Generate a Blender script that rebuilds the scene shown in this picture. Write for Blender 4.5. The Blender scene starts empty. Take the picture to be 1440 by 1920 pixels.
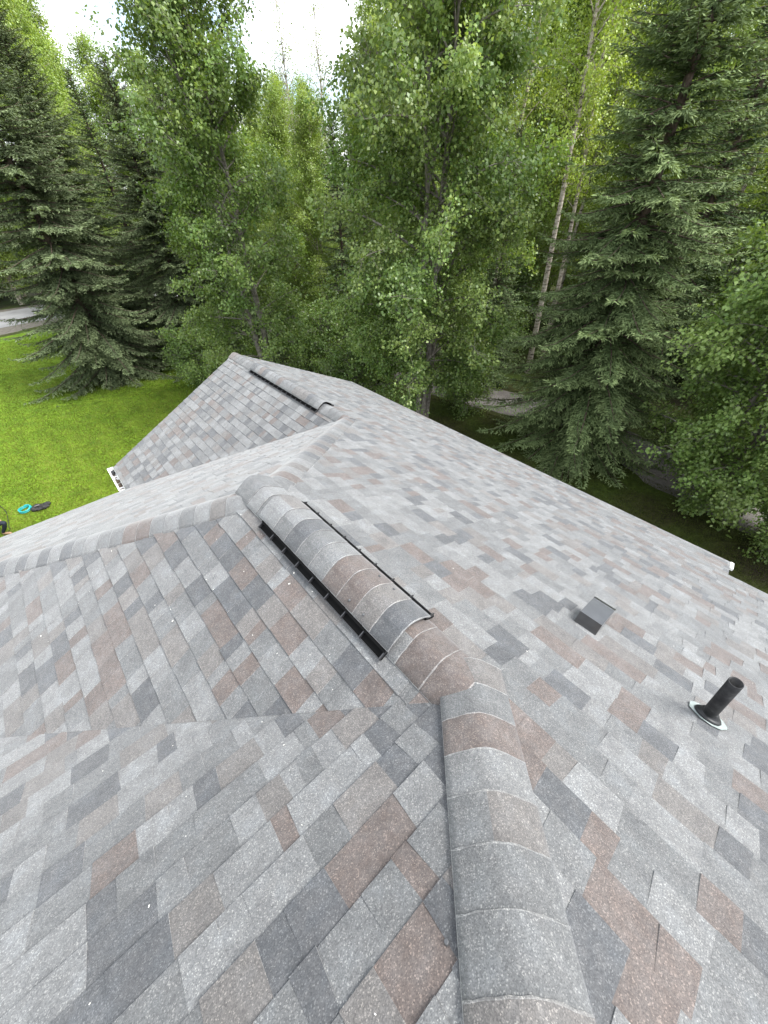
import bpy, bmesh, math, random
import numpy as np
from mathutils import Vector, Matrix

S = bpy.context.scene
C = S.collection
rad = math.radians

# ---------------------------------------------------------------- camera
F_PX, PITCH, ROLL, YAW = 713.6, 41.28, 1.943, 39.588
CAM_Z = 8.0
cam_d = bpy.data.cameras.new('camera')
cam = bpy.data.objects.new('camera', cam_d); C.objects.link(cam)
cam_d.sensor_fit = 'HORIZONTAL'; cam_d.sensor_width = 36.0
cam_d.lens = F_PX / 1440.0 * 36.0
cam_d.clip_start = 0.05; cam_d.clip_end = 3000
_p, _r = rad(PITCH), rad(ROLL)
c_right = Vector((math.cos(_r), -math.sin(_r)*math.sin(_p), -math.sin(_r)*math.cos(_p)))
c_up = Vector((math.sin(_r), math.cos(_r)*math.sin(_p), math.cos(_r)*math.cos(_p)))
c_fwd = Vector((0, math.cos(_p), -math.sin(_p)))
mw = Matrix((c_right, c_up, -c_fwd)).transposed().to_4x4()
mw.translation = (0, 0, CAM_Z)
cam.matrix_world = mw
S.camera = cam

# ---------------------------------------------------------------- sky, sun, exposure
SUN_EL, SUN_AZ = 52.0, 99.0          # azimuth measured from +Y (the view) towards +X (the right)
world = bpy.data.worlds.new('World'); S.world = world; world.use_nodes = True
wt = world.node_tree; wt.nodes.clear()
def wn(t): return wt.nodes.new(t)
wo = wn('ShaderNodeOutputWorld'); bg = wn('ShaderNodeBackground'); bg.inputs[1].default_value = 0.1
sky = wn('ShaderNodeTexSky'); sky.sky_type = 'NISHITA'; sky.sun_disc = False
sky.sun_elevation = rad(SUN_EL); sky.sun_rotation = rad(SUN_AZ)
tc = wn('ShaderNodeTexCoord'); mp = wn('ShaderNodeMapping'); mp.inputs['Scale'].default_value = (1, 1, 2.4)
nz = wn('ShaderNodeTexNoise'); nz.inputs['Scale'].default_value = 3.1; nz.inputs['Detail'].default_value = 7; nz.inputs['Roughness'].default_value = 0.55
rp = wn('ShaderNodeValToRGB'); rp.color_ramp.elements[0].position = 0.34; rp.color_ramp.elements[1].position = 0.56
nz2 = wn('ShaderNodeTexNoise'); nz2.inputs['Scale'].default_value = 5.0; nz2.inputs['Detail'].default_value = 5
rp2 = wn('ShaderNodeValToRGB')
rp2.color_ramp.elements[0].position = 0.32; rp2.color_ramp.elements[0].color = (5.0, 5.4, 6.0, 1)
rp2.color_ramp.elements[1].position = 0.62; rp2.color_ramp.elements[1].color = (9.2, 9.3, 9.4, 1)
mx = wn('ShaderNodeMix'); mx.data_type = 'RGBA'
L_ = wt.links.new
L_(tc.outputs['Generated'], mp.inputs[0]); L_(mp.outputs[0], nz.inputs[0]); L_(mp.outputs[0], nz2.inputs[0])
L_(nz.outputs[0], rp.inputs[0]); L_(nz2.outputs[0], rp2.inputs[0])
L_(rp.outputs[0], mx.inputs[0]); L_(sky.outputs[0], mx.inputs[6]); L_(rp2.outputs[0], mx.inputs[7])
L_(mx.outputs[2], bg.inputs[0]); L_(bg.outputs[0], wo.inputs[0])

sd = bpy.data.lights.new('sun', 'SUN'); sd.energy = 2.4; sd.angle = rad(30); sd.color = (1.0, 0.985, 0.955)
sun = bpy.data.objects.new('sun', sd); C.objects.link(sun)
sdir = Vector((math.sin(rad(SUN_AZ))*math.cos(rad(SUN_EL)), math.cos(rad(SUN_AZ))*math.cos(rad(SUN_EL)), math.sin(rad(SUN_EL))))
sun.rotation_euler = (-sdir).to_track_quat('-Z', 'Y').to_euler(); sun.location = sdir*60
vs = S.view_settings; vs.view_transform = 'Standard'; vs.look = 'None'; vs.gamma = 1.0; vs.use_curve_mapping = False
vs.exposure = 1.62
S.cycles.max_bounces = 6; S.cycles.diffuse_bounces = 3; S.cycles.transmission_bounces = 3

# ---------------------------------------------------------------- helpers
def tag(o, label=None, cat=None, group=None, kind=None):
    if label: o['label'] = label
    if cat: o['category'] = cat
    if group: o['group'] = group
    if kind: o['kind'] = kind
    return o
def empty(name, loc=(0, 0, 0), rz=0, parent=None):
    o = bpy.data.objects.new(name, None); C.objects.link(o); o.location = loc; o.rotation_euler = (0, 0, rz)
    o.empty_display_size = 0.3
    if parent: o.parent = parent
    return o
def link(name, me, mats=None, parent=None, loc=None):
    o = bpy.data.objects.new(name, me); C.objects.link(o)
    if mats is not None:
        for m in (mats if isinstance(mats, (list, tuple)) else [mats]): me.materials.append(m)
    if parent: o.parent = parent
    if loc is not None: o.location = loc
    return o
def pymesh(name, v, f, cols=None, smooth=False, mi=None):
    """cols: one colour per face (written to the corner attribute 'tint')"""
    me = bpy.data.meshes.new(name); me.from_pydata([tuple(p) for p in v], [], f)
    if cols is not None:
        at = me.color_attributes.new('tint', 'FLOAT_COLOR', 'CORNER')
        buf = []
        for fc, c in zip(f, cols):
            for _ in fc: buf += [c[0], c[1], c[2], 1.0]
        at.data.foreach_set('color', buf)
    if mi is not None: me.polygons.foreach_set('material_index', mi)
    if smooth: me.polygons.foreach_set('use_smooth', [True]*len(me.polygons))
    me.update(); return me
def npmesh(name, V, Fc, col=None, smooth=False):
    """V (n,3), Fc (m,k) with k = 3 or 4, col (n,3) per point"""
    me = bpy.data.meshes.new(name); n, (m, k) = len(V), Fc.shape
    me.vertices.add(n); me.vertices.foreach_set('co', np.ascontiguousarray(V, dtype=np.float32).ravel())
    me.loops.add(m*k); me.loops.foreach_set('vertex_index', np.ascontiguousarray(Fc, dtype=np.int32).ravel())
    me.polygons.add(m); me.polygons.foreach_set('loop_start', np.arange(0, m*k, k, dtype=np.int32))
    me.polygons.foreach_set('loop_total', np.full(m, k, dtype=np.int32))
    if smooth: me.polygons.foreach_set('use_smooth', np.ones(m, dtype=bool))
    if col is not None:
        at = me.color_attributes.new('tint', 'FLOAT_COLOR', 'POINT')
        at.data.foreach_set('color', np.concatenate([col, np.ones((n, 1))], 1).astype(np.float32).ravel())
    me.update(calc_edges=True); return me

class MB:
    """collects simple solids and builds ONE mesh"""
    def __init__(s): s.v = []; s.f = []; s.c = []
    def add(s, v, f, c=None):
        b = len(s.v); s.v += [Vector(p) for p in v]; s.f += [tuple(i+b for i in q) for q in f]; s.c += [c]*len(f); return s
    def box(s, c, d, R=None, col=None):
        R = R or Matrix.Identity(3); c = Vector(c); h = [x/2 for x in d]
        v = [c + R @ Vector((sx*h[0], sy*h[1], sz*h[2])) for sz in (-1, 1) for sy in (-1, 1) for sx in (-1, 1)]
        return s.add(v, [(0, 2, 3, 1), (4, 5, 7, 6), (0, 1, 5, 4), (2, 6, 7, 3), (0, 4, 6, 2), (1, 3, 7, 5)], col)
    def hexa(s, b, t, col=None):
        n = len(b); v = list(b)+list(t)
        f = [tuple(range(n-1, -1, -1)), tuple(range(n, 2*n))] + [(i, (i+1) % n, n+(i+1) % n, n+i) for i in range(n)]
        return s.add(v, f, col)
    def tube(s, pts, rs, n=8, cap=True, col=None):
        pts = [Vector(p) for p in pts]; rings = []
        up = Vector((0, 0, 1))
        for i, p in enumerate(pts):
            d = (pts[min(i+1, len(pts)-1)] - pts[max(i-1, 0)]).normalized()
            a = d.cross(up if abs(d.z) < .95 else Vector((1, 0, 0))).normalized(); b = d.cross(a)
            r = rs[i] if isinstance(rs, (list, tuple)) else rs
            rings.append([p + a*r*math.cos(2*math.pi*j/n) + b*r*math.sin(2*math.pi*j/n) for j in range(n)])
        v = [q for rg in rings for q in rg]; f = []
        for i in range(len(pts)-1):
            for j in range(n): f.append((i*n+j, i*n+(j+1) % n, (i+1)*n+(j+1) % n, (i+1)*n+j))
        if cap: f += [tuple(range(n-1, -1, -1)), tuple(range((len(pts)-1)*n, len(pts)*n))]
        return s.add(v, f, col)
    def build(s, name, mat, parent=None, loc=None, smooth=False):
        me = pymesh(name, s.v, s.f, [c or (.5, .5, .5) for c in s.c] if any(s.c) else None, smooth)
        return link(name, me, mat, parent, loc)

# ---------------------------------------------------------------- materials
def mat(name, base=(.5, .5, .5), rough=.7, spec=.5, metal=0):
    m = bpy.data.materials.new(name); m.use_nodes = True
    b = m.node_tree.nodes['Principled BSDF']
    b.inputs['Base Color'].default_value = (*base, 1); b.inputs['Roughness'].default_value = rough
    b.inputs['Specular IOR Level'].default_value = spec; b.inputs['Metallic'].default_value = metal
    return m
def nodes(m):
    nt = m.node_tree; return nt, nt.nodes['Principled BSDF'], nt.nodes.new, nt.links.new
def ramp(nt, pts):
    r = nt.nodes.new('ShaderNodeValToRGB'); e = r.color_ramp.elements
    while len(e) < len(pts): e.new(.5)
    for el, (p, c) in zip(e, pts): el.position = p; el.color = (*c, 1) if len(c) == 3 else c
    return r
def noisy(name, pts, scale, detail=5, rough=.8, bump=0., bscale=None, spec=.3, coord='Object', second=None):
    m = mat(name, rough=rough, spec=spec); nt, b, N, L = nodes(m)
    t = N('ShaderNodeTexCoord'); n = N('ShaderNodeTexNoise'); n.inputs['Scale'].default_value = scale; n.inputs['Detail'].default_value = detail
    L(t.outputs[coord], n.inputs[0]); r = ramp(nt, pts); L(n.outputs[0], r.inputs[0])
    out = r.outputs[0]
    if second:
        n2 = N('ShaderNodeTexNoise'); n2.inputs['Scale'].default_value = second[0]; n2.inputs['Detail'].default_value = 3
        L(t.outputs[coord], n2.inputs[0]); r2 = ramp(nt, second[1]); L(n2.outputs[0], r2.inputs[0])
        mxx = N('ShaderNodeMix'); mxx.data_type = 'RGBA'; mxx.blend_type = 'MULTIPLY'; mxx.inputs[0].default_value = 1
        L(out, mxx.inputs[6]); L(r2.outputs[0], mxx.inputs[7]); out = mxx.outputs[2]
    L(out, b.inputs['Base Color'])
    if bump:
        nb = N('ShaderNodeTexNoise'); nb.inputs['Scale'].default_value = bscale or scale*4; nb.inputs['Detail'].default_value = 4
        L(t.outputs[coord], nb.inputs[0]); bp = N('ShaderNodeBump'); bp.inputs['Strength'].default_value = bump; bp.inputs['Distance'].default_value = .02
        L(nb.outputs[0], bp.inputs['Height']); L(bp.outputs[0], b.inputs['Normal'])
    return m

# asphalt granules: tint attribute (the colour blend of the tab) x coarse and fine granule speckle
M_SH = mat('granules', rough=.72, spec=.4); nt, b, N, L = nodes(M_SH)
att = N('ShaderNodeAttribute'); att.attribute_name = 'tint'
geo = N('ShaderNodeTexCoord')
vor = N('ShaderNodeTexVoronoi'); vor.inputs['Scale'].default_value = 340; L(geo.outputs['Object'], vor.inputs['Vector'])
sep = N('ShaderNodeSeparateColor'); L(vor.outputs['Color'], sep.inputs[0])
rg = ramp(nt, [(0, (.66, .66, .67)), (.5, (.95, .95, .95)), (.88, (1.12, 1.12, 1.12)), (.93, (1.55, 1.53, 1.5)), (1, (1.9, 1.87, 1.8))]); L(sep.outputs[0], rg.inputs[0])
nb = N('ShaderNodeTexNoise'); nb.inputs['Scale'].default_value = 75; nb.inputs['Detail'].default_value = 5; nb.inputs['Roughness'].default_value = .8; L(geo.outputs['Object'], nb.inputs[0])
rb = ramp(nt, [(.3, (.76, .76, .77)), (.5, (1, 1, 1)), (.72, (1.26, 1.25, 1.24))]); L(nb.outputs[0], rb.inputs[0])
nc = N('ShaderNodeTexNoise'); nc.inputs['Scale'].default_value = 11; nc.inputs['Detail'].default_value = 4; L(geo.outputs['Object'], nc.inputs[0])
rc = ramp(nt, [(.28, (.80, .79, .79)), (.5, (1.0, .985, .97)), (.72, (1.16, 1.17, 1.18))]); L(nc.outputs[0], rc.inputs[0])
nbl = N('ShaderNodeTexNoise'); nbl.inputs['Scale'].default_value = 24; nbl.inputs['Detail'].default_value = 4; L(geo.outputs['Object'], nbl.inputs[0])
rbl = ramp(nt, [(.35, (0, 0, 0)), (.7, (.34, .34, .34))]); L(nbl.outputs[0], rbl.inputs[0])
mbl = N('ShaderNodeMix'); mbl.data_type = 'RGBA'; mbl.inputs[7].default_value = (.125, .122, .12, 1); L(rbl.outputs[0], mbl.inputs[0]); L(att.outputs['Color'], mbl.inputs[6])
cur = mbl.outputs[2]
for r_ in (rg, rb, rc):
    mm = N('ShaderNodeMix'); mm.data_type = 'RGBA'; mm.blend_type = 'MULTIPLY'; mm.inputs[0].default_value = 1
    L(cur, mm.inputs[6]); L(r_.outputs[0], mm.inputs[7]); cur = mm.outputs[2]
L(cur, b.inputs['Base Color'])
b.inputs['Sheen Weight'].default_value = .32; b.inputs['Sheen Roughness'].default_value = .45
bp = N('ShaderNodeBump'); bp.inputs['Strength'].default_value = .5; bp.inputs['Distance'].default_value = .002
L(sep.outputs[0], bp.inputs['Height']); L(bp.outputs[0], b.inputs['Normal'])

M_DECK = mat('felt', (.06, .06, .065), .9)
M_BLACK = mat('black_plastic', (.014, .014, .015), .34, .6)
M_BLACKD = mat('black_plastic_shaded', (.006, .006, .006), .9, .1)  # vent plastic darkened: shade under the caps put into the colour
M_BLACKR = mat('black_plastic_lit', (.03, .03, .032), .35, .7)  # same plastic lightened: light caught by ribs and lip is in the colour
M_BLACK2 = noisy('black_pipe', [(.3, (.010, .010, .011)), (.6, (.03, .03, .03)), (.8, (.07, .07, .07))], 18, rough=.5, second=(90, [(.3, (.7, .7, .7)), (.7, (1.2, 1.2, 1.2))]))
M_HOOD = noisy('painted_hood', [(.35, (.022, .022, .023)), (.65, (.036, .036, .037))], 14, rough=.3, spec=1.0)
M_HOOD.node_tree.nodes['Principled BSDF'].inputs['Coat Weight'].default_value = 1.0
M_HOOD.node_tree.nodes['Principled BSDF'].inputs['Coat Roughness'].default_value = .25
M_RUBBER = mat('rubber', (.014, .014, .015), .5)
M_ALU = noisy('aluminium_flashing', [(.3, (.20, .235, .225)), (.7, (.34, .38, .365))], 30, rough=.4)
M_WHITE = noisy('white_paint', [(.3, (.70, .70, .69)), (.7, (.82, .82, .81))], 9, rough=.5)
M_SIDING = noisy('siding_paint', [(.3, (.42, .40, .36)), (.7, (.47, .45, .41))], 4, rough=.7)
M_NAIL = mat('galvanised', (.09, .092, .095), .5, metal=.3)
M_LITTER = noisy('leaf_litter', [(.3, (.03, .022, .014)), (.7, (.10, .07, .045))], 40)

# foliage: tint attribute, slightly translucent
def foliage(name, trans=.3, rough=.55, spec=.35):
    m = mat(name, rough=rough, spec=spec); nt, b, N, L = nodes(m)
    a = N('ShaderNodeAttribute'); a.attribute_name = 'tint'
    L(a.outputs['Color'], b.inputs['Base Color'])
    tr = N('ShaderNodeBsdfTranslucent'); hs = N('ShaderNodeMix'); hs.data_type = 'RGBA'; hs.blend_type = 'MULTIPLY'; hs.inputs[0].default_value = 1
    hs.inputs[7].default_value = (1.3, 1.25, .6, 1); L(a.outputs['Color'], hs.inputs[6]); L(hs.outputs[2], tr.inputs[0])
    ms = N('ShaderNodeMixShader'); ms.inputs[0].default_value = trans
    out = nt.nodes['Material Output']; L(b.outputs[0], ms.inputs[1]); L(tr.outputs[0], ms.inputs[2]); L(ms.outputs[0], out.inputs[0])
    return m
M_LEAF = foliage('leaves', .34, .42, .5)
M_NEEDLE = foliage('needles', .12, .75, .15)
M_GRASSB = foliage('grass_blades', .3, .6, .25)
M_BARK = noisy('grey_bark', [(.3, (.10, .085, .07)), (.55, (.24, .215, .185)), (.8, (.36, .33, .29))], 9, detail=7, rough=.9, bump=.5, bscale=22)
M_BIRCH = mat('birch_bark', rough=.8, spec=.2); nt, b, N, L = nodes(M_BIRCH)
t = N('ShaderNodeTexCoord'); mpg = N('ShaderNodeMapping'); mpg.inputs['Scale'].default_value = (3, 3, 9); n = N('ShaderNodeTexNoise'); n.inputs['Scale'].default_value = 1.4; n.inputs['Detail'].default_value = 7
L(t.outputs['Object'], mpg.inputs[0]); L(mpg.outputs[0], n.inputs[0])
r_ = ramp(nt, [(.36, (.05, .04, .03)), (.43, (.33, .28, .22)), (.6, (.52, .46, .38)), (.8, (.62, .57, .49))]); L(n.outputs[0], r_.inputs[0]); L(r_.outputs[0], b.inputs['Base Color'])
M_SPBARK = noisy('spruce_bark', [(.3, (.05, .036, .026)), (.7, (.15, .11, .085))], 10, rough=.95, bump=.5, bscale=25)

M_GROUND = noisy('forest_floor', [(.30, (.034, .028, .014)), (.45, (.050, .055, .014)), (.6, (.055, .082, .012)), (.8, (.075, .115, .016))], .55, detail=9, rough=.95, bump=.8, bscale=14,
                 second=(6, [(.3, (.6, .6, .6)), (.7, (1.2, 1.2, 1.2))]))
M_LAWN = noisy('lawn_turf', [(.3, (.075, .145, .006)), (.5, (.115, .20, .008)), (.72, (.16, .25, .014))], 2.1, detail=8, rough=.9, bump=.6, bscale=40,
               second=(14, [(.3, (.68, .7, .6)), (.7, (1.2, 1.18, 1.2))]))
M_GRAVEL = noisy('gravel', [(.3, (.12, .108, .098)), (.6, (.20, .182, .168)), (.8, (.27, .25, .23))], 1.3, detail=9, rough=.95, bump=.8, bscale=60, second=(60, [(.3, (.7, .7, .7)), (.7, (1.2, 1.2, 1.2))]))
M_ROAD = noisy('pale_asphalt', [(.3, (.26, .255, .255)), (.7, (.34, .335, .335))], .8, detail=8, rough=.9, second=(30, [(.3, (.9, .9, .9)), (.7, (1.05, 1.05, 1.05))]))
M_KERB = noisy('verge', [(.3, (.11, .10, .085)), (.7, (.2, .18, .15))], 4, detail=8, rough=.95)

# ---------------------------------------------------------------- ground
def sheet(name, pts, z, m, mats=True):
    me = pymesh(name, [(x, y, z) for x, y in pts], [tuple(range(len(pts)))])
    o = link(name, me, m); tag(o, kind='structure'); return o
sheet('ground', [(900*math.cos(2*math.pi*i/64), 900*math.sin(2*math.pi*i/64)) for i in range(64)], 0, M_GROUND)
YR = rad(YAW); CY, SY = math.cos(YR), math.sin(YR)
def UW(u, w): return (-u*SY + w*CY, u*CY + w*SY)          # house axes -> plan
def smooth_line(pts, n=8):
    out = []
    P = [Vector(p) for p in pts]
    for i in range(len(P)-1):
        p0, p1, p2, p3 = P[max(i-1, 0)], P[i], P[i+1], P[min(i+2, len(P)-1)]
        for j in range(n):
            t = j/n
            out.append(.5*((2*p1)+(p2-p0)*t+(2*p0-5*p1+4*p2-p3)*t*t+(3*p1-p0-3*p2+p3)*t**3))
    out.append(P[-1]); return out
lawn_edge = smooth_line([(-60, 8), (-40, 19), (-30.5, 26.5), (-26.9, 30.2), (-24.5, 32.2), (-18, 33.5), (-14.5, 29), (-12.0, 24), (-9.5, 20.5), (-7.0, 17.5), (-5.5, 14), (-3, 6)])
lawn_pts = [(p.x, p.y) for p in lawn_edge] + [(-3, -30), (-60, -30)]
sheet('lawn', lawn_pts, .006, M_LAWN)
def strip(name, line, width, z, m, jitter=0):
    P = smooth_line(line, 8); rnd = random.Random(5); l, r = [], []
    for i, p in enumerate(P):
        d = (P[min(i+1, len(P)-1)]-P[max(i-1, 0)]).normalized(); n = Vector((-d.y, d.x))
        l.append(p+n*(width/2+rnd.uniform(-jitter, jitter))); r.append(p-n*(width/2+rnd.uniform(-jitter, jitter)))
    v = [(q.x, q.y, z) for q in l+r]; k = len(l)
    me = pymesh(name, v, [(i+1, i, k+i, k+i+1) for i in range(k-1)]); o = link(name, me, m); tag(o, kind='structure'); return o
strip('verge', [(-75, 14), (-45, 25), (-33, 32.2), (-27, 37.5), (-12, 44.5), (10, 47)], 9.2, .003, M_KERB, .2)
strip('road', [(-75, 14.5), (-45, 25.6), (-33.2, 33), (-27, 38), (-12, 44.8), (10, 47.3)], 6.2, .010, M_ROAD)
strip('gravel_driveway', [UW(-30, 14.4), UW(-8, 14.2), UW(0, 14.2), UW(3, 14.9), UW(6, 15.8), UW(10, 14.8), UW(16, 14.2), UW(26, 17), UW(40, 22)], 2.3, .007, M_GRAVEL, .12)
strip('gravel_lane', [UW(-30, 27), UW(0, 30), UW(8, 30.5), UW(20, 31), UW(60, 36)], 3.4, .007, M_GRAVEL, .2)

# ---------------------------------------------------------------- house roof geometry (house frame: x = w, y = u)
K = 0.4972
ZR = CAM_Z - 1.2731
W1, AF, B1, W2, B2, WE, WL, UM, WE2, UJ = .7066, .275, 2.1739, 3.0267, 8.577, 6.1068, -.0511, 7.60, 5.2257, -.4429
A2 = B1 + W2 - W1
UT = -3.0; WT = W1 + UT - AF
WLE = 2*W1 - WE
house = empty('house', (0, 0, 0), YR)
tag(house, 'hip and gable roofed house with grey and brown asphalt shingles among tall trees', 'house')
PL = {
 'R': (lambda u, w: -K*w, 'u', 1),
 'L': (lambda u, w: -K*W1 + K*(w-W1), 'u', -1),
 'F': (lambda u, w: -K*W1 - K*(u-AF), 'w', 1),
 'M': (lambda u, w: -K*W1 - K*(u-B1), 'w', 1),
 'G': (lambda u, w: -K*W2 + K*(w-W2), 'u', -1),
 'B': (lambda u, w: -K*WT - K*(UT-u), 'w', -1),
}
VE = AF + (W1-WLE)       # where the near valley meets the eave
RG = {
 'R': [[(-9, WT+UT+9), (UT, WT), (UT, WE2), (-9, WE2)],
       [(UT, WT), (UJ, W1+UJ-AF), (UJ, WE2), (UT, WE2)],
       [(UJ, W1+UJ-AF), (AF, W1), (AF, WE), (UJ, WE)],
       [(AF, W1), (B1, W1), (B1, WE), (AF, WE)],
       [(B1, W1), (A2, W2), (A2, WE), (B1, WE)],
       [(A2, W2), (B2, W2), (B2, WE), (A2, WE)]],
 'L': [[(AF, W1), (B1, W1), (B1+W1-WLE, WLE), (VE, WLE)]],
 'F': [[(UT, WT), (AF, W1), (VE, WLE), (VE, -9), (UT, -9)]],
 'M': [[(B1, W1), (A2, W2), (UM, W2-(UM-A2)), (UM, W1-(UM-B1))]],
 'G': [[(A2, W2), (B2, W2), (B2, WL), (A2+W2-WL, WL)]],
 'B': [[(UT, WT), (UT, -9), (-9, -9), (-9, WT+UT+9)]],
}
def hp(name, u, w, dz=0): return Vector((w, u, ZR + PL[name][0](u, w) + dz))
slope_obj = {}
for nm, regs in RG.items():
    mb = MB()
    for r in regs:
        a = sum((r[i][0]*r[(i+1) % len(r)][1]-r[(i+1) % len(r)][0]*r[i][1]) for i in range(len(r)))
        q = r if a < 0 else r[::-1]
        mb.hexa([hp(nm, u, w, -.035) for u, w in q], [hp(nm, u, w, -.002) for u, w in q])
    slope_obj[nm] = mb.build('roof_slope', M_DECK, house)

PALETTE = [((.156, .160, .160), .30), ((.115, .119, .120), .29), ((.068, .072, .077), .14), ((.104, .084, .075), .13), ((.123, .116, .110), .14)]
def pick(rnd):
    x = rnd.random(); s = 0
    for c, p in PALETTE:
        s += p
        if x < s: break
    j = rnd.uniform(.9, 1.1)
    return tuple(v*j for v in c)
def clip(poly, conv):
    """Sutherland-Hodgman, conv is convex, any winding"""
    ar = sum(conv[i][0]*conv[(i+1) % len(conv)][1]-conv[(i+1) % len(conv)][0]*conv[i][1] for i in range(len(conv)))
    sg = 1 if ar > 0 else -1; out = poly
    for i in range(len(conv)):
        ax, ay = conv[i]; bx, by = conv[(i+1) % len(conv)]
        f = lambda p: sg*((bx-ax)*(p[1]-ay)-(by-ay)*(p[0]-ax))
        inp, out = out, []
        for j in range(len(inp)):
            p, q = inp[j], inp[(j+1) % len(inp)]; fp, fq = f(p), f(q)
            if fp >= 0: out.append(p)
            if (fp > 0 > fq) or (fp < 0 < fq):
                t = fp/(fp-fq); out.append((p[0]+t*(q[0]-p[0]), p[1]+t*(q[1]-p[1])))
        if len(out) < 3: return []
    return out
def project(P):
    """house point -> image fraction in 1440x1920 pixels (only to rank the shingles by size)"""
    X = P.x*CY - P.y*SY; Y = P.x*SY + P.y*CY; v = Vector((X, Y, P.z - CAM_Z))
    z = v.dot(c_fwd)
    if z < .15: return None
    return (720 + F_PX*v.dot(c_right)/z, 960 - F_PX*v.dot(c_up)/z)
EXP = .143/math.sqrt(1+K*K)
EDGE = (.36, .36, .35); BUTT = (.085, .085, .087)  # EDGE: pale cut edges, the light they catch painted in as well
tabs = []
def shingle_slope(nm, seed, t_off):
    rnd = random.Random(seed); zf, along, sg = PL[nm]; regs = RG[nm]
    us = [p[0] for r in regs for p in r]; ws = [p[1] for r in regs for p in r]
    if along == 'u': a0, a1 = min(us), max(us); t0, t1 = (min(ws), max(ws)) if sg > 0 else (-max(ws), -min(ws))
    else: a0, a1 = min(ws), max(ws); t0, t1 = (min(us), max(us)) if sg > 0 else (-max(us), -min(us))
    tj = t0 + t_off
    while tj < t1 + EXP:
        a = a0 - rnd.uniform(0, .5); raised = rnd.random() < .5; jl = rnd.uniform(-.006, .006); last = None
        while a < a1:
            wd = rnd.choice((rnd.uniform(.06, .11), rnd.uniform(.10, .16), rnd.uniform(.14, .23))); b_ = a + wd; jr = rnd.uniform(-.007, .007)
            te = tj + rnd.uniform(-.003, .003); tb = tj - EXP - .025
            if te > t1: te = t1 + (.012 if te - t1 < EXP*.999 else .012)
            hb = .0110 if raised else .0065
            rect = [(a-jl, tb), (b_-jr, tb), (b_+jr, te), (a+jl, te)]
            uwp = [((p[0], p[1]*sg) if along == 'u' else (p[1]*sg, p[0])) for p in rect]
            col = pick(rnd)
            V, Fq, Cq = [], [], []
            for r in regs:
                q = clip(uwp, r)
                if len(q) < 3: continue
                ar = sum(q[i][0]*q[(i+1) % len(q)][1]-q[(i+1) % len(q)][0]*q[i][1] for i in range(len(q)))
                if abs(ar) < 2e-5: continue
                if ar > 0: q = q[::-1]           # (u,w) clockwise = (x=w,y=u) counter-clockwise
                base = len(V); n = len(q)
                for (u, w) in q:
                    t = (w if along == 'u' else u)*sg
                    h = .0018 + (hb-.0018)*max(-.2, (t-(tj-EXP))/EXP)
                    V.append(hp(nm, u, w, h))
                for (u, w) in q: V.append(hp(nm, u, w, -.004))
                Fq.append(tuple(base+i for i in range(n))); Cq.append(col)
                for i in range(n):
                    j = (i+1) % n; Fq.append((base+j, base+i, base+n+i, base+n+j))
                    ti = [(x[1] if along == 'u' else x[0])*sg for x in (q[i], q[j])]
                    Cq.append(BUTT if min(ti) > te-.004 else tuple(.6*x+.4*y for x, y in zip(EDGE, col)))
            if V:
                cen = sum(V, Vector())/len(V); area = 0
                pp = [project(p) for p in V[:4]]
                if all(p is not None for p in pp):
                    x = sum(p[0] for p in pp)/len(pp); y = sum(p[1] for p in pp)/len(pp)
                    if -20 < x < 1460 and -20 < y < 1940:
                        area = abs(sum(pp[i][0]*pp[(i+1) % len(pp)][1]-pp[(i+1) % len(pp)][0]*pp[i][1] for i in range(len(pp))))/2
                tabs.append((area, nm, V, Fq, Cq))
            a = b_; jl = jr; raised = (not raised) if rnd.random() < .85 else raised
        tj += EXP
shingle_slope('R', 11, .06); shingle_slope('L', 12, .085); shingle_slope('F', 13, .07)
shingle_slope('M', 14, .09); shingle_slope('G', 15, .06); shingle_slope('B', 16, .06)
tabs.sort(key=lambda t: -t[0])
rest = {}
for i, (ar, nm, V, Fq, Cq) in enumerate(tabs):
    if i < 300:
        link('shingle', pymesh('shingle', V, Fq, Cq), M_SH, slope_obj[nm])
    else:
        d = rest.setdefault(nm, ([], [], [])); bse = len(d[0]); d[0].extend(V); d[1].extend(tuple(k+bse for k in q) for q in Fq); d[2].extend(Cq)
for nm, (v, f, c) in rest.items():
    tag(link('shingle_field', pymesh('shingle_field', v, f, c), M_SH, slope_obj[nm]), kind='stuff')

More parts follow.
